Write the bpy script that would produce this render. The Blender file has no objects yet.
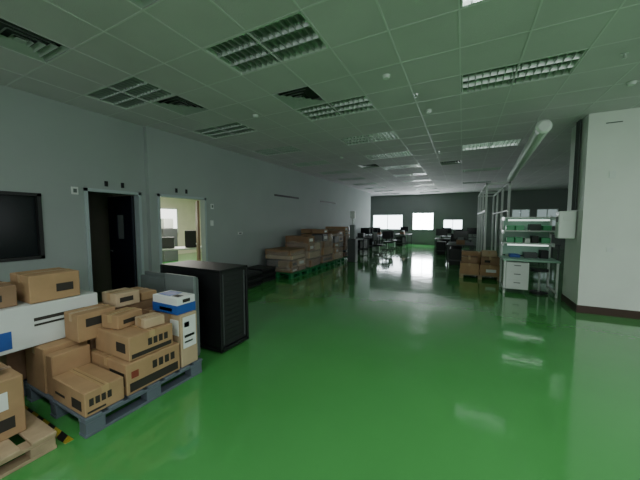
import bpy, math, random
from mathutils import Vector, Matrix
random.seed(7)
sc=bpy.context.scene
COL=sc.collection
CEIL=3.4
# ------------------------------------------------------------ materials
MATS={}
def mat(name,col,rough=.6,metal=0,var=0.0,vscale=4,bump=0,bscale=60,emit=None,estr=0,alpha=1,spec=.5,coat=0):
    if name in MATS: return MATS[name]
    m=bpy.data.materials.new(name); m.use_nodes=True
    nt=m.node_tree; b=nt.nodes['Principled BSDF']
    b.inputs['Base Color'].default_value=(*col,1); b.inputs['Roughness'].default_value=rough
    b.inputs['Metallic'].default_value=metal; b.inputs['Specular IOR Level'].default_value=spec
    b.inputs['Coat Weight'].default_value=coat
    tc=nt.nodes.new('ShaderNodeTexCoord')
    if var>0:
        n=nt.nodes.new('ShaderNodeTexNoise'); n.inputs['Scale'].default_value=vscale; n.inputs['Detail'].default_value=5
        nt.links.new(tc.outputs['Object'],n.inputs['Vector'])
        r=nt.nodes.new('ShaderNodeValToRGB')
        r.color_ramp.elements[0].position=.3; r.color_ramp.elements[1].position=.7
        r.color_ramp.elements[0].color=(*[c*(1-var) for c in col],1)
        r.color_ramp.elements[1].color=(*[min(1,c*(1+var)) for c in col],1)
        nt.links.new(n.outputs['Fac'],r.inputs['Fac']); nt.links.new(r.outputs['Color'],b.inputs['Base Color'])
    if bump>0:
        n2=nt.nodes.new('ShaderNodeTexNoise'); n2.inputs['Scale'].default_value=bscale; n2.inputs['Detail'].default_value=3
        nt.links.new(tc.outputs['Object'],n2.inputs['Vector'])
        bp=nt.nodes.new('ShaderNodeBump'); bp.inputs['Strength'].default_value=bump; bp.inputs['Distance'].default_value=.02
        nt.links.new(n2.outputs['Fac'],bp.inputs['Height']); nt.links.new(bp.outputs['Normal'],b.inputs['Normal'])
    if emit:
        b.inputs['Emission Color'].default_value=(*emit,1); b.inputs['Emission Strength'].default_value=estr
    if alpha<1: b.inputs['Alpha'].default_value=alpha
    MATS[name]=m; return m
M_wall=mat('wall_paint',(.38,.42,.415),.75,var=.05,vscale=.8,bump=.03)
M_wallf_shade=mat('wall_paint_far_shaded',(.22,.24,.235),.75,var=.05,vscale=.8)  # wall paint darkened to put the far end's light falloff into the colour
M_wallw=mat('wall_paint_light',(.72,.74,.70),.7,var=.04,vscale=.8)
M_beige=mat('wall_paint_beige',(.80,.74,.62),.7,var=.03)
M_tile=mat('ceiling_tile',(.66,.60,.65),.85,var=.06,vscale=1.1,bump=.2,bscale=90)
M_tbar=mat('ceiling_tbar',(.74,.70,.74),.5)
M_pil=mat('pillar_paint',(.78,.80,.77),.6,var=.05,vscale=1.2)
M_brown=mat('baseboard_brown',(.05,.022,.015),.4)
M_card=mat('cardboard',(.41,.255,.135),.8,var=.10,vscale=6)
M_card2=mat('cardboard_dark',(.28,.17,.10),.8,var=.12,vscale=6)
M_card3=mat('cardboard_pale',(.50,.37,.24),.8,var=.08,vscale=6)
M_white=mat('white_carton',(.66,.70,.69),.6,var=.04)
M_tape=mat('packing_tape',(.47,.31,.16),.3)
M_ctape=mat('clear_tape',(.62,.47,.28),.2)
M_ink=mat('print_ink',(.03,.025,.02),.7)
M_red=mat('print_red',(.25,.05,.03),.6)
M_blue=mat('print_blue',(.02,.09,.38),.5)
M_label=mat('paper_label',(.76,.78,.77),.6)
M_black=mat('black_metal',(.008,.008,.010),.5,var=.2)
M_blk2=mat('black_plastic',(.02,.02,.022),.5)
M_dgrey=mat('dark_grey',(.08,.085,.09),.5)
M_grey=mat('grey_panel',(.14,.165,.165),.7,var=.08)
M_grey2=mat('grey_panel_light',(.20,.23,.23),.6,var=.05)
M_ppal=mat('plastic_pallet_grey',(.12,.145,.18),.5,var=.06)
M_wood=mat('pallet_wood',(.42,.31,.20),.75,var=.2,vscale=9)
M_gpal=mat('plastic_pallet_green',(.015,.20,.07),.5)
M_gbin=mat('green_bin_plastic',(.10,.45,.22),.4)
M_met=mat('brushed_aluminium',(.62,.66,.64),.35,metal=.85)
M_wmet=mat('white_metal',(.75,.78,.76),.4)
M_tray=mat('fixture_tray',(.42,.45,.44),.5)
M_tube=mat('fluorescent_tube_off',(.70,.74,.72),.3)
M_tubeon=mat('fluorescent_tube_on',(.9,.95,.92),.3,emit=(.88,1,.95),estr=22)
M_tubedim=mat('fluorescent_tube_low',(.9,.95,.92),.3,emit=(.88,1,.95),estr=5)
M_frame=mat('door_frame_metal',(.45,.52,.54),.4)
M_navy=mat('door_navy',(.010,.012,.024),.4)
M_glassd=mat('dark_glass',(.014,.018,.02),.16,spec=.22)
M_film=mat('stretch_film',(.62,.56,.53),.25,alpha=.30,bump=.8,bscale=9)
M_esd=mat('bench_top_green',(.30,.50,.40),.4)
M_vent=mat('vent_grey',(.42,.46,.44),.5)
M_day=mat('daylight_pane',(.8,.9,1),.5,emit=(.92,.98,1),estr=34)
M_dayd=mat('daylight_pane_dim',(.5,.6,.6),.5,emit=(.82,.90,.95),estr=8)
M_dayr=mat('daylight_pane_side',(.5,.6,.6),.5,emit=(.90,.90,.85),estr=3)
M_blind=mat('window_blind',(.35,.42,.42),.6,emit=(.6,.75,.75),estr=.35)
M_screen=mat('monitor_screen',(.02,.02,.025),.12)
def hazard():
    m=bpy.data.materials.new('hazard_tape'); m.use_nodes=True; nt=m.node_tree; b=nt.nodes['Principled BSDF']
    tc=nt.nodes.new('ShaderNodeTexCoord'); w=nt.nodes.new('ShaderNodeTexWave'); w.wave_type='BANDS'; w.bands_direction='DIAGONAL'
    w.inputs['Scale'].default_value=3.2
    mp=nt.nodes.new('ShaderNodeMapping'); nt.links.new(tc.outputs['Object'],mp.inputs['Vector']); mp.inputs['Scale'].default_value=(1,1,0)
    nt.links.new(mp.outputs['Vector'],w.inputs['Vector'])
    r=nt.nodes.new('ShaderNodeValToRGB'); r.color_ramp.interpolation='CONSTANT'
    r.color_ramp.elements[0].color=(.01,.01,.01,1); r.color_ramp.elements[1].position=.5; r.color_ramp.elements[1].color=(.38,.30,.03,1)
    nt.links.new(w.outputs['Fac'],r.inputs['Fac']); nt.links.new(r.outputs['Color'],b.inputs['Base Color']); b.inputs['Roughness'].default_value=.4
    return m
M_haz=hazard()
def floor_mat():
    m=bpy.data.materials.new('green_epoxy_floor'); m.use_nodes=True; nt=m.node_tree; b=nt.nodes['Principled BSDF']
    tc=nt.nodes.new('ShaderNodeTexCoord')
    n=nt.nodes.new('ShaderNodeTexNoise'); n.inputs['Scale'].default_value=.7; n.inputs['Detail'].default_value=4
    nt.links.new(tc.outputs['Object'],n.inputs['Vector'])
    r=nt.nodes.new('ShaderNodeValToRGB'); r.color_ramp.elements[0].position=.3; r.color_ramp.elements[1].position=.7
    r.color_ramp.elements[0].color=(.068,.31,.078,1); r.color_ramp.elements[1].color=(.080,.35,.090,1)
    nt.links.new(n.outputs['Fac'],r.inputs['Fac']); nt.links.new(r.outputs['Color'],b.inputs['Base Color'])
    n3=nt.nodes.new('ShaderNodeTexNoise'); n3.inputs['Scale'].default_value=2.2; n3.inputs['Detail'].default_value=6
    nt.links.new(tc.outputs['Object'],n3.inputs['Vector'])
    mr=nt.nodes.new('ShaderNodeMapRange'); mr.inputs['To Min'].default_value=.05; mr.inputs['To Max'].default_value=.15
    nt.links.new(n3.outputs['Fac'],mr.inputs['Value']); nt.links.new(mr.outputs['Result'],b.inputs['Roughness'])
    n2=nt.nodes.new('ShaderNodeTexNoise'); n2.inputs['Scale'].default_value=5; n2.inputs['Detail'].default_value=2
    nt.links.new(tc.outputs['Object'],n2.inputs['Vector'])
    bp=nt.nodes.new('ShaderNodeBump'); bp.inputs['Strength'].default_value=.15; bp.inputs['Distance'].default_value=.01
    nt.links.new(n2.outputs['Fac'],bp.inputs['Height']); nt.links.new(bp.outputs['Normal'],b.inputs['Normal'])
    b.inputs['Specular IOR Level'].default_value=.7
    b.inputs['Coat Weight'].default_value=.4; b.inputs['Coat Roughness'].default_value=.05
    nt.links.new(bp.outputs['Normal'],b.inputs['Coat Normal'])
    return m
M_floor=floor_mat()
# ------------------------------------------------------------ mesh builder
import itertools
class MB:
    def __init__(s): s.v=[];s.f=[];s.mi=[];s.ms=[]
    def m(s,mt):
        if mt not in s.ms: s.ms.append(mt)
        return s.ms.index(mt)
    def quad(s,a,b,c,d,mt):
        i=len(s.v); s.v+= [a,b,c,d]; s.f.append((i,i+1,i+2,i+3)); s.mi.append(s.m(mt))
    def box(s,x0,x1,y0,y1,z0,z1,mt,M=None):
        i=len(s.v)
        P=[(x0,y0,z0),(x1,y0,z0),(x1,y1,z0),(x0,y1,z0),(x0,y0,z1),(x1,y0,z1),(x1,y1,z1),(x0,y1,z1)]
        if M is not None: P=[tuple(M@Vector(p)) for p in P]
        s.v+=P
        for q in [(0,3,2,1),(4,5,6,7),(0,1,5,4),(1,2,6,5),(2,3,7,6),(3,0,4,7)]:
            s.f.append(tuple(i+k for k in q)); s.mi.append(s.m(mt))
    def bbox(s,x0,x1,y0,y1,z0,z1,mt,c=.006,M=None):
        c=min(c,(x1-x0)*.3,(y1-y0)*.3,(z1-z0)*.3)
        lo=(x0,y0,z0);hi=(x1,y1,z1)
        idx={}
        for S in itertools.product((0,1),repeat=3):
            for ax in range(3):
                p=[]
                for k in range(3):
                    e=hi[k] if S[k] else lo[k]
                    if k!=ax: e+= -c if S[k] else c
                    p.append(e)
                if M is not None: p=tuple(M@Vector(p))
                idx[(S,ax)]=len(s.v); s.v.append(tuple(p))
        mi=s.m(mt)
        cen=Vector(((x0+x1)/2,(y0+y1)/2,(z0+z1)/2))
        if M is not None: cen=M@cen
        def add(l):
            P=[Vector(s.v[k]) for k in l]
            n=(P[1]-P[0]).cross(P[2]-P[0]); m_=sum(P,Vector())/len(P)
            if n.dot(m_-cen)<0: l=l[::-1]
            s.f.append(tuple(l)); s.mi.append(mi)
        for ax in range(3):
            o=[k for k in range(3) if k!=ax]
            for sd in (0,1):
                l=[]
                for a,b_ in ((0,0),(1,0),(1,1),(0,1)):
                    S=[0,0,0];S[ax]=sd;S[o[0]]=a;S[o[1]]=b_; l.append(idx[(tuple(S),ax)])
                add(l)
            for a,b_ in itertools.product((0,1),repeat=2):
                S0=[0,0,0];S0[o[0]]=a;S0[o[1]]=b_;S1=list(S0);S1[ax]=1
                add([idx[(tuple(S0),o[0])],idx[(tuple(S0),o[1])],idx[(tuple(S1),o[1])],idx[(tuple(S1),o[0])]])
        for S in itertools.product((0,1),repeat=3):
            add([idx[(S,0)],idx[(S,1)],idx[(S,2)]])
    def cyl(s,p0,p1,r0,mt,n=12,r1=None,cap=True):
        p0=Vector(p0);p1=Vector(p1);r1=r0 if r1 is None else r1
        d=(p1-p0).normalized(); up=Vector((0,0,1)) if abs(d.z)<.9 else Vector((1,0,0))
        a=d.cross(up).normalized(); b=d.cross(a).normalized(); i=len(s.v)
        for k in range(n):
            t=2*math.pi*k/n; o=a*math.cos(t)+b*math.sin(t)
            s.v.append(tuple(p0+o*r0)); s.v.append(tuple(p1+o*r1))
        mi=s.m(mt)
        for k in range(n):
            k2=(k+1)%n; s.f.append((i+2*k,i+2*k2,i+2*k2+1,i+2*k+1)); s.mi.append(mi)
        if cap:
            s.f.append(tuple(i+2*k for k in range(n))[::-1]); s.mi.append(mi)
            s.f.append(tuple(i+2*k+1 for k in range(n))); s.mi.append(mi)
    def mesh(s,name):
        me=bpy.data.meshes.new(name); me.from_pydata(s.v,[],s.f); me.update()
        for m_ in s.ms: me.materials.append(m_)
        me.polygons.foreach_set('material_index',s.mi)
        return me
    def obj(s,name,loc=(0,0,0),rz=0):
        o=bpy.data.objects.new(name,s.mesh(name)); o.location=loc; o.rotation_euler[2]=rz
        COL.objects.link(o)
        return o
def centered(name,build,x0,x1,y0,y1,z0,rz=0):
    mb=MB(); build(mb,(x1-x0)/2,(y1-y0)/2)
    return mb.obj(name,((x0+x1)/2,(y0+y1)/2,z0),rz)
# ------------------------------------------------------------ room shell
g=.605; GX0=-.08; GY0=2.19
mb=MB(); mb.quad((-14,-6,0),(9,-6,0),(9,21.2,0),(-14,21.2,0),M_floor); mb.obj('floor')
lights=[]
for k in range(0,10):
    lights.append((-8,3*k)); lights.append((-4,3*k))
for k in (0,3,9,15,21): lights.append((0,k))
LIT_FILL=[(-4,-5),(0,-5),(4,-5),(4,-1),(8,-1),(8,-5)]  # lit fixtures added out of view to brighten the near end
lights+=[(-8,-3)]+LIT_FILL
vents=[(-4,2),(-7,1),(-7,-2),(-4,-2),(-5,11),(-1,12)]
occ=set()
for (i,j) in lights: occ.add((i,j)); occ.add((i+1,j))
for v in vents: occ.add(v)
mb=MB()
for i in range(-10,15):
    for j in range(-14,32):
        if (i,j) in occ: continue
        x=GX0+i*g; y=GY0+j*g
        if x>8.5 or y>20.4: continue
        mb.quad((x,y,CEIL),(x,y+g,CEIL),(x+g,y+g,CEIL),(x+g,y,CEIL),M_tile)
yA=GY0-14*g; yB=GY0+31*g; xA=GX0-10*g; xB=GX0+15*g
for i in range(-10,16):
    x=GX0+i*g; mb.box(x-.008,x+.008,yA,yB,CEIL-.003,CEIL+.03,M_tbar)
for j in range(-14,32):
    y=GY0+j*g; mb.box(xA,xB,y-.008,y+.008,CEIL-.0025,CEIL+.03,M_tbar)
mb.quad((-14,-7,3.75),(-14,22,3.75),(9.2,22,3.75),(9.2,-7,3.75),M_dgrey)
mb.obj('ceiling')
mb=MB(); mb.box(-12.2,-5.66,-4,3.35,2.9,2.95,M_tile); mb.box(-12.2,-5.56,3.45,17.9,2.9,2.95,M_wallw); mb.obj('ceiling_side_rooms')
mb=MB()
W0,W1=-5.62,-5.5
wy0,wy1,wz0,wz1=.2,1.86,1.05,2.0
dy0,dy1,dz=2.39,3.30,2.14
mb.box(W0,W1,-5.8,wy0,0,3.45,M_wall); mb.box(W0,W1,wy0,wy1,0,wz0,M_wall); mb.box(W0,W1,wy0,wy1,wz1,3.45,M_wall)
mb.box(W0,W1,wy1,dy0,0,3.45,M_wall); mb.box(W0,W1,dy0,dy1,dz,3.45,M_wall); mb.box(W0,W1,dy1,3.4,0,3.45,M_wall)
V0,V1=-5.52,-5.4
ey0,ey1=3.56,4.74
mb.box(W0,V1,3.4,ey0,0,3.45,M_wall); mb.box(V0,V1,ey0,ey1,dz,3.45,M_wall); mb.box(V0,V1,ey1,18.0,0,3.45,M_wall)
mb.box(-8.2,V0,17.9,18.0,0,3.45,M_wall)
mb.obj('wall_left')
mb=MB(); mb.box(V1,V1+.012,4.85,18,0,.09,M_dgrey); mb.box(W1,W1+.012,-5.8,2.3,0,.09,M_dgrey); mb.obj('baseboard_left')
mb=MB(); mb.box(-8.3,-8.2,18,21,0,3.45,M_wall); mb.obj('wall_left_far')
mb=MB(); mb.box(-12.2,-5.62,3.36,3.44,0,2.9,M_beige); mb.obj('wall_partition')
mb=MB(); mb.box(-12.3,-12.2,-4,17.9,0,3.45,M_beige); mb.obj('wall_side_room_outer')
mb=MB(); mb.box(-12.2,-5.53,11,11.1,0,2.9,M_beige); mb.obj('wall_side_room_end')
mb=MB(); mb.box(-12.2,-5.63,-4.1,-4,0,2.9,M_dgrey); mb.obj('wall_side_room_near')
FY=20.3
def holes_wall(name,a0,a1,z0,z1,holes,fn,mt):
    mb=MB(); a=a0
    for (h0,h1,hz0,hz1) in sorted(holes):
        fn(mb,a,h0,z0,z1,mt); fn(mb,h0,h1,z0,hz0,mt); fn(mb,h0,h1,hz1,z1,mt); a=h1
    fn(mb,a,a1,z0,z1,mt); return mb.obj(name)
far=[(-5.9,-3.75,1.0,2.05),(-3.1,-1.75,1.0,2.15),(-1.15,.0,1.05,1.7),(2.6,3.5,1.5,2.3),(3.8,4.8,1.3,2.3)]
holes_wall('wall_far',-8.3,9,0,3.45,far,lambda m,a,b,c,d,mt:m.box(a,b,FY,FY+.15,c,d,mt),M_wallf_shade)
def window_y(name,x0,x1,z0,z1,y,pane,face=-1,n=2):
    mb=MB(); t=.04
    ya,yb=(y+.02,y+.10)
    mb.box(x0,x1,ya,yb,z0,z0+t,M_wmet); mb.box(x0,x1,ya,yb,z1-t,z1,M_wmet)
    mb.box(x0,x0+t,ya,yb,z0,z1,M_wmet); mb.box(x1-t,x1,ya,yb,z0,z1,M_wmet)
    for k in range(1,n):
        xx=x0+(x1-x0)*k/n; mb.box(xx-.02,xx+.02,ya,yb,z0,z1,M_wmet)
    if pane: mb.quad((x0,yb-.02,z0),(x1,yb-.02,z0),(x1,yb-.02,z1),(x0,yb-.02,z1),pane)
    return mb.obj(name)
for k,(w,pn) in enumerate(zip(far,[M_dayd,M_day,M_dayd,M_blind,M_blind])):
    window_y('window_%d'%(k+1),w[0],w[1],w[2],w[3],FY,pn)
rh=[(-2.5,1.0,.9,2.6),(2,5.5,.9,2.6),(8.5,12,.9,2.6),(13,17,.9,2.6)]
holes_wall('wall_right',-5.9,21,0,3.45,rh,lambda m,a,b,c,d,mt:m.box(8.0,8.15,a,b,c,d,mt),M_wallw)
bh=[(-4.5,-1.5,.9,2.6),(-.8,2.2,.9,2.6),(2.9,5.9,.9,2.6)]
holes_wall('wall_back',-5.6,8.1,0,3.45,bh,lambda m,a,b,c,d,mt:m.box(a,b,-6.0,-5.85,c,d,mt),M_wallw)
n=6
for h in rh:
    mb=MB();y0,y1,z0,z1=h
    for zz in (z0,z1-.05): mb.box(8.02,8.1,y0,y1,zz,zz+.05,M_wmet)
    for k in range(4):
        yy=y0+(y1-y0-.05)*k/3; mb.box(8.02,8.1,yy,yy+.05,z0,z1,M_wmet)
    mb.obj('window_%d'%n); n+=1
for h in bh:
    mb=MB();x0,x1,z0,z1=h
    for zz in (z0,z1-.05): mb.box(x0,x1,-5.97,-5.88,zz,zz+.05,M_wmet)
    for k in range(4):
        xx=x0+(x1-x0-.05)*k/3; mb.box(xx,xx+.05,-5.97,-5.88,z0,z1,M_wmet)
    mb.obj('window_%d'%n); n+=1
mb=MB(); t=.045
for a,b,c,d in ((wy0,wy1,wz0,wz0+t),(wy0,wy1,wz1-t,wz1),(wy0,wy0+t,wz0,wz1),(wy1-t,wy1,wz0,wz1)):
    mb.box(W0-.01,W1+.025,a,b,c,d,M_blk2)
mb.box(W0+.05,W0+.07,1.06,1.10,wz0,wz1,M_blk2)
mb.quad((W0+.06,wy0,wz0),(W0+.06,wy1,wz0),(W0+.06,wy1,wz1),(W0+.06,wy0,wz1),M_glassd)
mb.obj('window_%d'%n)
# ---------------- doors
def door_frame(mb,xf,xb,a,b,z,w=.05):
    mb.box(xb-.01,xf+.02,a,a+w,0,z,M_frame); mb.box(xb-.01,xf+.02,b-w,b,0,z,M_frame); mb.box(xb-.01,xf+.02,a,b,z-w,z,M_frame)
mb=MB(); door_frame(mb,W1,W0,dy0,dy1,dz)
Lx1=W0-.02; Lx0=Lx1-.80; ly0,ly1=dy1-.055-.045,dy1-.055
wx0,wx1=Lx0+.30,Lx0+.52; wz_0,wz_1=1.25,1.72
mb.box(Lx0,wx0,ly0,ly1,.01,dz-.06,M_navy); mb.box(wx1,Lx1,ly0,ly1,.01,dz-.06,M_navy)
mb.box(wx0,wx1,ly0,ly1,.01,wz_0,M_navy); mb.box(wx0,wx1,ly0,ly1,wz_1,dz-.06,M_navy)
mb.box(wx0,wx1,ly0+.015,ly1-.015,wz_0,wz_1,M_grey2)
mb.cyl((Lx0+.07,ly0,1.0),(Lx0+.07,ly0-.05,1.0),.012,M_met); mb.cyl((Lx0+.07,ly0-.05,1.0),(Lx0+.19,ly0-.05,1.0),.01,M_met)
mb.obj('door_1')
mb=MB(); door_frame(mb,V1,V0,ey0,ey1,dz)
M_dw=mat('door_wood',(.30,.17,.09),.5,var=.1)
HM=Matrix.Translation((V0-.03,ey1-.06,0))@Matrix.Rotation(math.radians(-37),4,'Z')
mb.box(-.95,0,-.045,0,.01,dz-.06,M_dw,HM)
mb.box(-.90,-.76,-.06,-.045,.98,1.02,M_met,HM)
mb.obj('door_2')
# ---------------- wall plates
def plate(name,y,z,w,h,mt,x=V1,d=.015,extra=None):
    mb=MB(); x=x+.001; mb.bbox(x,x+d,y-w/2,y+w/2,z-h/2,z+h/2,mt,.003)
    if extra: mb.box(x+d,x+d+.004,y-w*.25,y+w*.25,z-h*.25,z+h*.25,extra)
    mb.obj(name)
plate('wall_switch',2.27,2.08,.09,.12,M_label,x=W1,extra=M_grey)
plate('door_hook',2.72,2.24,.05,.09,M_black,x=W1); plate('door_hook',2.98,2.24,.05,.09,M_black,x=W1)
plate('door_hook',3.98,2.24,.05,.09,M_black); plate('door_hook',4.22,2.24,.05,.09,M_black)
plate('wall_switch',4.92,1.95,.09,.12,M_label,extra=M_grey)
plate('notice_paper',4.9,1.55,.09,.13,M_label)
plate('power_socket',5.86,1.27,.18,.07,M_label,extra=M_dgrey)
plate('wall_vent_slot',8.2,2.43,1.5,.06,M_blk2); plate('wall_vent_slot',11.5,2.43,1.6,.06,M_blk2)
# ------------------------------------------------------------ ceiling fixtures
def troffer(tube,name):
    mb=MB(); w=g*2-.026; h=g-.026; x0=.013;y0=.013;x1=x0+w;y1=y0+h;zt=.11
    mb.box(x0,x1,y0,y1,zt,zt+.01,M_tray)
    mb.box(x0,x0+.012,y0,y1,0,zt,M_wmet); mb.box(x1-.012,x1,y0,y1,0,zt,M_wmet)
    mb.box(x0,x1,y0,y0+.012,0,zt,M_wmet); mb.box(x0,x1,y1-.012,y1,0,zt,M_wmet)
    for k in range(3):
        yy=y0+h*(k+.5)/3; mb.cyl((x0+.03,yy,.075),(x1-.03,yy,.075),.014,tube,10)
        mb.box(x0+.012,x0+.035,yy-.02,yy+.02,.05,.1,M_wmet); mb.box(x1-.035,x1-.012,yy-.02,yy+.02,.05,.1,M_wmet)
    for k in range(1,3):
        yy=y0+h*k/3
        mb.quad((x0,yy-.004,0.0),(x1,yy-.004,0.0),(x1,yy-.022,.05),(x0,yy-.022,.05),M_met)
        mb.quad((x0,yy+.004,0.0),(x0,yy+.022,.05),(x1,yy+.022,.05),(x1,yy+.004,0.0),M_met)
        mb.quad((x0,yy-.004,0),(x0,yy+.004,0),(x1,yy+.004,0),(x1,yy-.004,0),M_met)
    N=15
    for k in range(1,N):
        xx=x0+w*k/N
        mb.box(xx-.005,xx+.005,y0,y1,.002,.05,M_met)
    return mb.mesh(name)
me_off=troffer(M_tube,'fixture_off'); me_on=troffer(M_tubeon,'fixture_on'); me_low=troffer(M_tubedim,'fixture_low')
for (i,j) in lights:
    if GY0+j*g>19: continue
    me_=me_off
    if (i,j)==(0,0) or (i,j) in LIT_FILL: me_=me_on
    if (i,j)==(0,9): me_=me_low
    o=bpy.data.objects.new('ceiling_light',me_)
    o.location=(GX0+i*g,GY0+j*g,CEIL); COL.objects.link(o)
def diffuser():
    mb=MB(); s=g-.026; a=.013
    mb.box(a,a+s,a,a+s,.10,.11,M_dgrey)
    for (c,z) in ((0,0),(.07,.0),(.14,.0),(.21,0)):
        x0=a+c;x1=a+s-c; w=.038; q=.035
        P=[(x0,x0),(x1,x0),(x1,x1),(x0,x1)]; Q=[(x0+w,x0+w),(x1-w,x0+w),(x1-w,x1-w),(x0+w,x1-w)]
        for k in range(4):
            k2=(k+1)%4
            mb.quad((*P[k],z),(*P[k2],z),(*Q[k2],z+q),(*Q[k],z+q),M_vent)
    mb.box(a+.25,a+s-.25,a+.25,a+s-.25,0,.01,M_vent)
    return mb.mesh('diffuser')
me_d=diffuser()
for (i,j) in vents:
    o=bpy.data.objects.new('air_diffuser',me_d); o.location=(GX0+i*g,GY0+j*g,CEIL); COL.objects.link(o)
def small_disc(name,x,y,r,h,mt):
    mb=MB(); mb.cyl((0,0,-h),(0,0,-.004),r*.75,mt,20,r1=r); mb.obj(name,(x,y,CEIL))
for (x,y) in ((-.9,3.6),(-3.2,3.9),(-3.1,7.5),(-.55,5.0),(1.9,5.2)): small_disc('smoke_detector',x,y,.05,.04,M_wmet)
def sprinkler(x,y):
    mb=MB(); mb.cyl((0,0,-.010),(0,0,-.004),.035,M_met,14); mb.cyl((0,0,-.05),(0,0,-.010),.009,M_met,8); mb.cyl((0,0,-.055),(0,0,-.05),.02,M_met,12); mb.obj('fire_sprinkler',(x,y,CEIL))
for (x,y) in ((-.65,4.3),(-3.1,5.6),(-.6,8),(1.5,4.3),(-3.0,10)): sprinkler(x,y)
# ------------------------------------------------------------ pillar
mb=MB(); mb.box(0,1.9,0,.85,0,CEIL-.004,M_pil)
mb.box(-.0125,1.91,-.0125,0,0,.13,M_brown); mb.box(-.0125,0,0,.86,0,.13,M_brown)
mb.box(.22,.42,-.006,0,3.20,3.215,M_dgrey)
mb.box(.30,.38,-.012,0,2.30,2.42,M_label); mb.box(.33,.41,-.012,0,1.08,1.16,M_label)
mb.obj('wall_pillar',(1.84,6.38,0))
mb=MB(); mb.bbox(-.13,.12,-.1,.1,0,.5,M_wmet,.012); mb.box(-.133,-.13,-.06,.06,.30,.40,M_dgrey); mb.bbox(-.06,.05,-.108,-.1,.33,.42,M_label,.002)
mb.obj('electrical_box',(1.70,6.70,1.28))
mb=MB()
for k in range(4): mb.cyl((0,.05+k*.05,1.80),(0,.05+k*.05,3.39),.018,M_dgrey,8)
mb.obj('cable_conduit',(1.81,6.6,0))
# ------------------------------------------------------------ pallets
def pallet(name,x0,x1,y0,y1,mt,h=.15,slats=7,rz=0):
    def b(mb,hx,hy):
        t=.022
        n=slats; w=2*hy/(n*1.35)
        for k in range(n):
            yc=-hy+w/2+(2*hy-w)*k/(n-1); mb.bbox(-hx,hx,yc-w/2,yc+w/2,h-t,h,mt,.004)
        for k in range(3):
            xc=(-hx+.06,0,hx-.06)[k]
            mb.bbox(xc-.05,xc+.05,-hy,hy,h-2*t,h-t,mt,.003); mb.bbox(xc-.05,xc+.05,-hy,hy,0,t,mt,.003)
            for j in range(3):
                yc=(-hy+.07,0,hy-.07)[j]; mb.bbox(xc-.05,xc+.05,yc-.065,yc+.065,t,h-2*t,mt,.004)
    return centered(name,b,x0,x1,y0,y1,0,rz)
pallet('plastic_pallet',-3.46,-2.41,.98,2.02,M_ppal)
pallet('plastic_pallet',-4.6,-3.52,.88,1.9,M_ppal)
pallet('wooden_pallet',-3.66,-2.50,-.35,.85,M_wood,h=.13)
# ------------------------------------------------------------ cartons
def carton(x0,x1,y0,y1,z0,z1,mt=M_card,name='cardboard_box',rz=0,tape=M_tape,seam='y',marks=()):
    z0+=.001
    def b(mb,hx,hy):
        h=z1-z0-.004; mb.bbox(-hx,hx,-hy,hy,0,h,mt,.006); e=.0015
        if tape:
            if seam=='y':
                mb.box(-.025,.025,-hy-e,hy+e,h-.07,h+e,tape) 
                mb.box(-.001,.001,-hy+.01,hy-.01,h+e,h+e*1.5,M_ink)
            else:
                mb.box(-hx-e,hx+e,-.025,.025,h-.07,h+e,tape)
                mb.box(-hx+.01,hx-.01,-.001,.001,h+e,h+e*1.5,M_ink)
        for (face,u0,u1,v0,v1,m_) in marks:
            if face=='x':
                ya=-hy+2*hy*u0; yb=-hy+2*hy*u1; mb.box(hx,hx+.0025,ya,yb,h*v0,h*v1,m_)
            elif face=='y':
                xa=-hx+2*hx*u0; xb=-hx+2*hx*u1; mb.box(xa,xb,-hy-.0025,-hy,h*v0,h*v1,m_)
            else:
                xa=-hx+2*hx*u0; xb=-hx+2*hx*u1; ya=-hy+2*hy*v0; yb=-hy+2*hy*v1; mb.box(xa,xb,ya,yb,h,h+.0025,m_)
    return centered(name,b,x0,x1,y0,y1,z0,rz)
def printmark(face,u0,u1,v0,v1,mt,n=4):
    out=[];w=(u1-u0)/n
    for k in range(n):
        a=u0+w*k; out.append((face,a,a+w*.70,v0,v1,mt))
    return out
carton(-2.94,-2.43,.99,1.26,.15,.34,M_card,marks=printmark('x',.1,.7,.4,.7,M_ink)+[('x',.05,.5,.12,.2,M_ink),('y',.62,.9,.2,.6,M_ink),('y',.1,.4,.35,.45,M_ink)],seam='x')
carton(-3.04,-2.43,1.28,1.77,.15,.42,M_card,marks=printmark('x',.45,.92,.52,.78,M_ink)+[('x',.05,.95,.08,.36,M_ink),('x',.08,.20,.5,.72,M_red),('y',.6,.95,.3,.7,M_ink)])
carton(-2.98,-2.45,1.32,1.72,.42,.63,M_card,marks=printmark('x',.4,.9,.4,.7,M_ink)+[('x',.05,.95,.08,.26,M_ink),('y',.65,.9,.3,.7,M_ink)],seam='x')
carton(-2.93,-2.72,1.36,1.60,.63,.76,M_card,marks=[('x',.2,.7,.3,.6,M_ink)],rz=.15)
carton(-2.68,-2.50,1.50,1.68,.63,.72,M_card3,rz=-.1)
carton(-2.74,-2.43,1.79,1.98,.15,.68,M_card3,marks=[('x',.12,.9,.35,.95,M_label),('x',.2,.8,.55,.6,M_ink),('x',.2,.7,.45,.48,M_ink),('x',.2,.5,.75,.85,M_blue),('y',.5,.9,.6,.9,M_label)])
carton(-2.84,-2.46,1.78,1.99,.68,.85,M_label,name='printed_box',tape=None,marks=[('x',0.0,1,.0,.55,M_blue),('x',.3,.7,.65,.85,M_ink),('y',0,1,0,.55,M_blue),('y',.3,.8,.15,.35,M_label),('t',.1,.6,.15,.85,M_blue),('t',.66,.9,.2,.5,M_ink)])
carton(-3.44,-3.07,.99,1.30,.15,.54,M_card,marks=[('x',.2,.8,.2,.5,M_ink)])
carton(-3.44,-3.06,1.32,1.49,.15,.52,M_card2)
carton(-3.44,-3.06,1.51,1.98,.15,.74,M_card2)
carton(-3.04,-2.75,1.79,1.98,.15,.66,M_card2)
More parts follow.
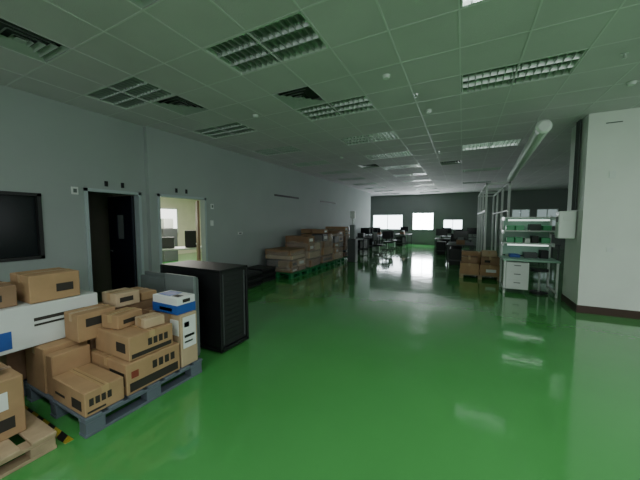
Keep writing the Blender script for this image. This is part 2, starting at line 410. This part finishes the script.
carton(-3.06,-2.955,1.0,1.27,.15,.50,M_card,tape=None)
carton(-3.18,-2.94,1.18,1.48,.54,.79,M_card,marks=[('x',.2,.6,.5,.8,M_ink)])
carton(-3.28,-3.02,1.53,1.76,.74,.88,M_card3,marks=[('x',.15,.7,.35,.7,M_ink)])
carton(-3.42,-3.06,1.80,1.97,.74,.83,M_card)
carton(-4.4,-3.54,.90,1.60,.15,.54,M_card2)
carton(-3.95,-3.20,.70,1.46,.54,.90,M_white,name='white_carton',tape=M_ctape,marks=[('x',.38,.85,.60,.68,M_ink),('x',.38,.7,.48,.53,M_ink),('x',.05,.2,.1,.5,M_blue),('y',.3,.7,.4,.6,M_ink)])
carton(-3.62,-3.22,.98,1.33,.90,1.14,M_card,marks=[('x',.5,.85,.3,.6,M_ink)])
carton(-3.72,-3.27,.70,.92,.90,1.08,M_card2,marks=[('x',.2,.6,.3,.6,M_ink)])
carton(-4.35,-4.0,.92,1.4,.54,.95,M_card)
carton(-3.16,-2.70,.22,.76,.13,.54,M_card,marks=[('x',.55,.9,.15,.35,M_ink),('x',.6,.85,.5,.8,M_label)])
carton(-3.64,-3.20,.2,.60,.13,.60,M_card2)
carton(-3.55,-3.21,.3,.59,.60,.84,M_white,name='white_carton',tape=None,marks=[('x',.2,.9,.5,.85,M_blue),('y',.2,.8,.5,.85,M_blue)])
carton(-3.1,-2.78,.3,.66,.54,.68,M_dgrey,rz=.1,name='black_case',tape=None,marks=[('x',.4,.6,.4,.6,M_met)])
mb=MB(); mb.box(-.5,.5,-.025,.025,0,.003,M_haz); mb.obj('floor_hazard_tape',(-3.0,.915,0.0005))
# ------------------------------------------------------------ panels & black cabinet
mb=MB()
mb.bbox(-3.75,-3.27,2.20,2.235,0,.90,M_grey,.004); mb.bbox(-3.25,-2.74,2.20,2.235,0,.96,M_grey2,.004)
mb.bbox(-3.73,-2.76,2.245,2.28,0,.94,M_grey,.004); mb.bbox(-3.70,-2.80,2.285,2.32,0,.91,M_grey2,.004)
mb.obj('panel_stack')
def rack(mb,hx,hy):
    H=1.01; f=.035
    for sx in (-1,1):
        for sy_ in (-1,1):
            xc=sx*(hx-f/2); yc=sy_*(hy-f/2); mb.bbox(xc-f/2,xc+f/2,yc-f/2,yc+f/2,.03,H,M_black,.004)
    mb.bbox(-hx,hx,-hy,hy,H-.02,H+.01,M_black,.006); mb.bbox(-hx,hx,-hy,hy,.02,.06,M_black,.004)
    mb.box(-hx+.02,hx-.02,-hy+.01,-hy+.02,.07,H-.02,M_black); mb.box(-hx+.02,hx-.02,hy-.02,hy-.01,.07,H-.02,M_black)
    mb.box(-hx+.01,-hx+.02,-hy+.02,hy-.02,.07,H-.02,M_black)
    mb.box(hx-.035,hx-.025,-hy+.035,hy-.035,.07,H-.02,M_blk2)
    mb.box(hx-.03,hx-.015,-hy+.05,-hy+.065,.1,H-.05,M_dgrey); mb.box(hx-.03,hx-.015,hy-.065,hy-.05,.1,H-.05,M_dgrey)
    for k in range(14): mb.box(hx-.026,hx-.022,-hy+.09,hy-.09,.14+k*.06,.145+k*.06,M_black)
    for sx in (-1,1):
        for sy_ in (-1,1): mb.cyl((sx*(hx-.08),sy_*(hy-.06),0),(sx*(hx-.08),sy_*(hy-.06),.03),.025,M_blk2,10)
centered('black_cabinet',rack,-3.62,-2.52,2.39,2.87,0)
def lowstack(mb,hx,hy):
    z=0
    for k in range(5):
        dx=random.uniform(-.03,.03); mb.bbox(-hx+.04+dx,hx-.04+dx,-hy+.03,hy-.03,z,z+.07,[M_blk2,M_black][k%2],.01); z+=.072
centered('foam_pad_stack',lowstack,-5.2,-4.4,4.95,5.6,0)
centered('foam_pad_stack',lowstack,-5.2,-4.5,5.70,6.35,0)
# ------------------------------------------------------------ wrapped pallets
def bundle(hmax,seed):
    def b(mb,hx,hy):
        rnd=random.Random(seed); z=.001
        hmax_=hmax-.15
        while z<hmax_-.08:
            h=rnd.uniform(.10,.28); h=min(h,hmax_-z)
            nx=rnd.choice((1,2)); ny=rnd.choice((1,2,2))
            for i in range(nx):
                for j in range(ny):
                    if z>hmax_*.6 and rnd.random()<.3: continue
                    xa=-hx+.05+(2*hx-.1)*i/nx; xb=-hx+.05+(2*hx-.1)*(i+1)/nx-.01
                    ya=-hy+.05+(2*hy-.1)*j/ny; yb=-hy+.05+(2*hy-.1)*(j+1)/ny-.01
                    hh=h*rnd.uniform(.8,1)
                    c=Vector(((xa+xb)/2,(ya+yb)/2,0)); M=Matrix.Translation(c)@Matrix.Rotation(rnd.uniform(-.1,.1),4,'Z')@Matrix.Translation(-c)
                    mb.bbox(xa,xb,ya,yb,z,z+hh,rnd.choice((M_card,M_card2,M_card2,M_card2,M_dgrey,M_card3)),.008,M)
                    if rnd.random()<.5: mb.box(xb-.002,xb+.004,ya+.08,yb-.1,z+hh*.3,z+hh*.7,rnd.choice((M_label,M_ink)),M)
            z+=h
        ring=20; levels=7; base=len(mb.v); mi=mb.m(M_film)
        top=hmax_*rnd.uniform(.72,.9)
        for l in range(levels):
            zz=.01+top*l/(levels-1)
            for k in range(ring):
                t=2*math.pi*k/ring; c,s_=math.cos(t),math.sin(t)
                q=1/max(abs(c),abs(s_)); q=min(q,1.30)
                j=rnd.uniform(-.02,.02)-.02
                mb.v.append((c*q*(hx+j),s_*q*(hy+j),max(.005,zz+rnd.uniform(-.04,.04))))
        for l in range(levels-1):
            for k in range(ring):
                k2=(k+1)%ring; mb.f.append((base+l*ring+k,base+l*ring+k2,base+(l+1)*ring+k2,base+(l+1)*ring+k)); mb.mi.append(mi)
    return b
ys=[(6.5,7.5),(7.55,8.5),(8.55,9.5),(9.55,10.5),(10.55,11.4)]
for k,(a,b_) in enumerate(ys):
    x0=-5.2; x1=-4.15
    pallet('green_pallet',x0,x1,a,b_,M_gpal,slats=6)
    centered('wrapped_carton_stack',bundle((.80,1.16,1.32,1.27,1.40)[k],21+k),x0+.03,x1-.03,a+.03,b_-.03,.151)
# ------------------------------------------------------------ tables with equipment
def bench(name,x0,x1,y0,y1,seed,top=M_dgrey,h=.75):
    def b(mb,hx,hy):
        rnd=random.Random(seed)
        mb.bbox(-hx,hx,-hy,hy,h-.04,h,top,.005)
        for sx in (-1,1):
            for sy_ in (-1,1): mb.bbox(sx*(hx-.05)-.025,sx*(hx-.05)+.025,sy_*(hy-.05)-.025,sy_*(hy-.05)+.025,0,h-.04,M_dgrey,.003)
        mb.box(-hx+.05,hx-.05,-hy+.04,-hy+.06,.15,.2,M_dgrey); mb.box(-hx+.05,hx-.05,hy-.06,hy-.04,.15,.2,M_dgrey)
        mb.bbox(-hx+.1,-hx+.5,-hy+.1,hy-.1,.0,.6,M_blk2,.01)
        long_y=hy>hx; L=(hy if long_y else hx)
        p=-L+.3
        while p<L-.25:
            kind=rnd.choice((0,1,1,2))
            cx,cy_=(0,p) if long_y else (p,0)
            if kind==0:
                w=.16; mb.bbox(cx-w,cx+w,cy_-.15,cy_+.15,h,h+rnd.uniform(.2,.45),rnd.choice((M_blk2,M_dgrey,M_grey2)),.01)
            elif kind==1:
                mb.cyl((cx,cy_,h),(cx,cy_,h+.015),.11,M_blk2,14); mb.cyl((cx,cy_,h+.015),(cx,cy_,h+.2),.018,M_blk2,8)
                mb.bbox(cx-.26,cx+.26,cy_-.02,cy_+.02,h+.14,h+.48,M_blk2,.006); mb.box(cx-.245,cx+.245,cy_-.023,cy_-.02,h+.155,h+.465,M_screen)
            else:
                mb.bbox(cx-.14,cx+.14,cy_-.12,cy_+.12,h,h+.16,M_card2,.006); mb.bbox(cx-.1,cx+.1,cy_-.1,cy_+.1,h+.16,h+.26,M_grey2,.006)
            p+=rnd.uniform(.5,.7)
    return centered(name,b,x0,x1,y0,y1,0)
bench('equipment_table',-5.2,-4.3,11.8,13.4,1); bench('equipment_table',-5.2,-4.2,13.8,15.6,2); bench('equipment_table',-5.2,-4.2,16.0,17.8,3)
bench('equipment_table',-3.9,-3.0,18.3,19.8,9)
bench('equipment_table',-1.2,.4,14.5,15.4,4); bench('equipment_table',-1.1,.8,17.0,17.9,5); bench('equipment_table',1.7,3.2,13.0,13.9,6); bench('equipment_table',1.7,3.4,16.0,16.9,8)
bench('equipment_table',-.5,.4,11.2,12.9,12)
mb=MB(); mb.bbox(-.16,.16,-.16,.16,0,.9,M_dgrey,.02); mb.bbox(-.1,.1,-.1,.1,.9,1.45,M_grey2,.02); mb.cyl((0,0,1.45),(0,0,1.95),.04,M_wmet,12); mb.bbox(-.1,.1,-.05,.05,1.7,1.98,M_wmet,.01)
mb.obj('test_machine',(-3.82,10.4,0))
def chair(x,y,rz):
    mb=MB()
    for k in range(5):
        t=2*math.pi*k/5; mb.cyl((0,0,.09),(.28*math.cos(t),.28*math.sin(t),.06),.02,M_blk2,8); mb.cyl((.28*math.cos(t),.28*math.sin(t)-.015,.03),(.28*math.cos(t),.28*math.sin(t)+.015,.03),.03,M_blk2,10)
    mb.cyl((0,0,.08),(0,0,.42),.025,M_met,10); mb.bbox(-.24,.24,-.23,.23,.42,.50,M_blk2,.03)
    mb.bbox(-.03,.03,.22,.26,.44,.75,M_blk2,.005); mb.bbox(-.22,.22,.22,.28,.62,1.05,M_blk2,.03)
    for s_ in (-1,1): mb.bbox(s_*.26-.02,s_*.26+.02,-.12,.14,.66,.69,M_blk2,.008); mb.bbox(s_*.26-.015,s_*.26+.015,0,.03,.45,.66,M_blk2,.004)
    mb.obj('office_chair',(x,y,0),rz)
chair(-3.6,15.2,.5); chair(-3.5,16.6,2.4); chair(-.2,13.8,3.0); chair(-3.5,13.2,1.4)
# ------------------------------------------------------------ right side
pallet('wooden_pallet',-.05,.98,8.8,9.75,M_wood,h=.12)
carton(-.03,.44,8.84,9.25,.12,.42,M_card); carton(.46,.94,8.84,9.3,.12,.40,M_card,marks=[('y',.3,.8,.3,.6,M_label)])
carton(.0,.4,8.86,9.24,.42,.60,M_card2); carton(.48,.92,8.88,9.28,.40,.62,M_card2,marks=[('y',.2,.5,.3,.6,M_ink)])
carton(.0,.9,9.32,9.7,.12,.7,M_card); carton(.5,.85,8.95,9.25,.62,.78,M_card3)
mb=MB()
for (x,y) in ((.62,10.0),(.62,11.6),(.62,13.2),(.62,14.8),(1.2,10.0),(1.2,11.6),(1.2,13.2),(1.2,14.8)):
    mb.bbox(x-.03,x+.03,y-.03,y+.03,0,2.75,M_wmet,.004)
for x in (.62,1.2): mb.bbox(x-.03,x+.03,9.97,14.83,2.69,2.75,M_wmet,.004); mb.bbox(x-.02,x+.02,9.97,14.83,1.9,1.94,M_wmet,.004)
for y in (10,11.6,13.2,14.8): mb.bbox(.62,1.2,y-.02,y+.02,2.69,2.75,M_wmet,.004)
mb.obj('steel_post_frame')
M_benchfill=mat('bench_fill_strip',(.9,.95,.92),.3,emit=(.85,1,.92),estr=1.0)  # glowing strips added under the shelves to brighten the bench
mb=MB(); W=.96; D=.72
for x in (0,W-.04):
    mb.bbox(x,x+.04,D-.04,D,0,1.72,M_wmet,.004); mb.bbox(x,x+.04,0,.04,0,.73,M_wmet,.004)
    mb.bbox(x,x+.04,0,D,.08,.12,M_wmet,.004)
mb.bbox(-.02,W+.02,-.02,D,.73,.77,M_esd,.006)
for z,d in ((1.08,.30),(1.36,.34),(1.66,.42)):
    mb.bbox(0,W,D-.04-d,D-.04,z,z+.03,M_wmet,.004)
    for x in (.0,W-.03): mb.box(x,x+.03,D-.04-d,D-.04,z-.05,z,M_wmet)
mb.box(.04,W-.04,D-.02,D-.01,.80,1.66,M_esd)
mb.box(.1,W-.1,D-.30,D-.24,1.60,1.64,M_benchfill)
mb.box(.1,W-.1,D-.30,D-.26,1.04,1.07,M_benchfill)
mb.bbox(.05,.47,.06,.6,.10,.70,M_wmet,.008)
for k in range(3): mb.box(.07,.45,.053,.06,.13+k*.19,.30+k*.19,M_label); mb.box(.2,.32,.045,.053,.24+k*.19,.255+k*.19,M_dgrey)
for (x,w,z,h,m_) in ((.08,.14,1.11,.12,M_gbin),(.24,.14,1.11,.12,M_gbin),(.42,.1,1.11,.10,M_wmet),(.55,.12,1.11,.16,M_blk2),(.72,.16,1.11,.12,M_gbin),(.06,.16,1.39,.11,M_gbin),(.24,.16,1.39,.11,M_gbin),(.5,.2,1.39,.14,M_dgrey),(.74,.15,1.39,.11,M_gbin),(.15,.2,.77,.07,M_blue),(.42,.25,.77,.12,M_dgrey),(.72,.14,.77,.18,M_blk2)):
    mb.bbox(x,x+w,D-.34,D-.12,z,z+h,m_,.006)
mb.cyl((.7,.3,0),(.7,.3,.04),.17,M_blk2,16); mb.cyl((.7,.3,.04),(.7,.3,.5),.02,M_met,8); mb.cyl((.7,.3,.5),(.7,.3,.55),.16,M_blk2,16)
mb.obj('workbench',(.84,7.35,0))
mb=MB(); P0=Vector((1.08,5.65,3.06)); P1=Vector((1.42,11.7,3.06)); N=90
for k in range(N):
    a=P0.lerp(P1,k/N); b_=P0.lerp(P1,(k+1)/N); r=.085 if k%2 else .10
    mb.cyl(a,b_,r,M_wmet,14,r1=(.10 if k%2 else .085),cap=False)
d=(P0-P1).normalized(); mb.cyl(P0,P0+d*.10,.105,M_wmet,18); mb.cyl(P0+d*.10,P0+d*.13,.105,M_wmet,18,r1=.07)
for k in (0.1,.4,.7,.95):
    q=P0.lerp(P1,k); mb.cyl(q+Vector((0,0,.09)),(q.x,q.y,3.39),.006,M_met,6)
mb.obj('ventilation_duct')
# ------------------------------------------------------------ side room contents
mb=MB(); mb.bbox(-.9,.9,-.4,.4,.72,.76,M_wmet,.005)
for sx in (-1,1):
    for sy_ in (-1,1): mb.bbox(sx*.85-.02,sx*.85+.02,sy_*.35-.02,sy_*.35+.02,0,.72,M_dgrey,.003)
mb.bbox(-.5,-.1,-.15,.15,.76,1.1,M_dgrey,.01); mb.bbox(.2,.6,-.15,.15,.76,1.3,M_blk2,.01)
mb.obj('white_table',(-8.0,5.9,0),.9)
mb=MB(); mb.bbox(-.3,.3,-.3,.3,0,1.3,M_dgrey,.02); mb.bbox(-.2,.2,-.2,.2,1.3,1.7,M_wmet,.02); mb.box(-.2,.2,-.305,-.3,.7,1.1,M_grey2); mb.obj('test_machine',(-10.6,7.3,0))
mb=MB()
for a,b_,c,d in ((6.6,9,1.0,1.05),(6.6,9,2.15,2.2),(6.6,6.65,1.0,2.2),(7.8,7.85,1.0,2.2),(8.95,9,1.0,2.2)): mb.box(-12.19,-12.15,a,b_,c,d,M_wmet)
mb.quad((-12.18,6.6,1),(-12.18,9,1),(-12.18,9,2.2),(-12.18,6.6,2.2),M_dayr); mb.obj('window_%d'%(n+1))
# ------------------------------------------------------------ lights
def area(name,loc,rot,sx,sy_,power,col=(1,1,1)):
    l=bpy.data.lights.new(name,'AREA'); l.shape='RECTANGLE'; l.size=sx; l.size_y=sy_; l.energy=power; l.color=col
    o=bpy.data.objects.new(name,l); o.location=loc; o.rotation_euler=rot; COL.objects.link(o)
R=math.radians
for k,h in enumerate(bh):
    area('daylight_back',((h[0]+h[1])/2,-5.84,1.75),(R(90),0,0),3,1.7,(16,38,52)[k],(.96,1,1))
for k,h in enumerate(rh):
    area('daylight_right',(7.98,(h[0]+h[1])/2,1.75),(R(90),0,R(90)),3.5,1.7,(45,24,4,2)[k],(.95,1,1))
for (i,j) in [(0,0)]+LIT_FILL:
    area('ceiling_lamp_and_fill',(GX0+(i+1)*g,GY0+(j+.5)*g,CEIL-.008),(0,0,0),1.12,.52,(14 if (i,j)==(0,0) else 24),(.95,1,.98))  # light of the near fixture, plus fill lamps added at the unseen ones
area('daylight_far',(-2.42,FY-.02,1.57),(R(-90),0,0),1.3,1.1,14,(.9,.97,1))
area('daylight_far',(-4.8,FY-.02,1.5),(R(-90),0,0),2.1,1.0,6,(.9,.97,1))
area('side_room_lamp',(-9.0,6.5,2.85),(0,0,0),1.2,1.2,190,(1,.95,.86))
w=bpy.data.worlds.new('World'); sc.world=w; w.use_nodes=True
w.node_tree.nodes['Background'].inputs[0].default_value=(.75,.85,.9,1); w.node_tree.nodes['Background'].inputs[1].default_value=.6
cd=bpy.data.cameras.new('camera'); cd.sensor_width=36; cd.lens=282/640*36; cd.clip_start=.05
c=bpy.data.objects.new('camera',cd); c.location=(0,0,1.6); c.rotation_euler=(R(90-3.85),0,R(26.8)); COL.objects.link(c); sc.camera=c
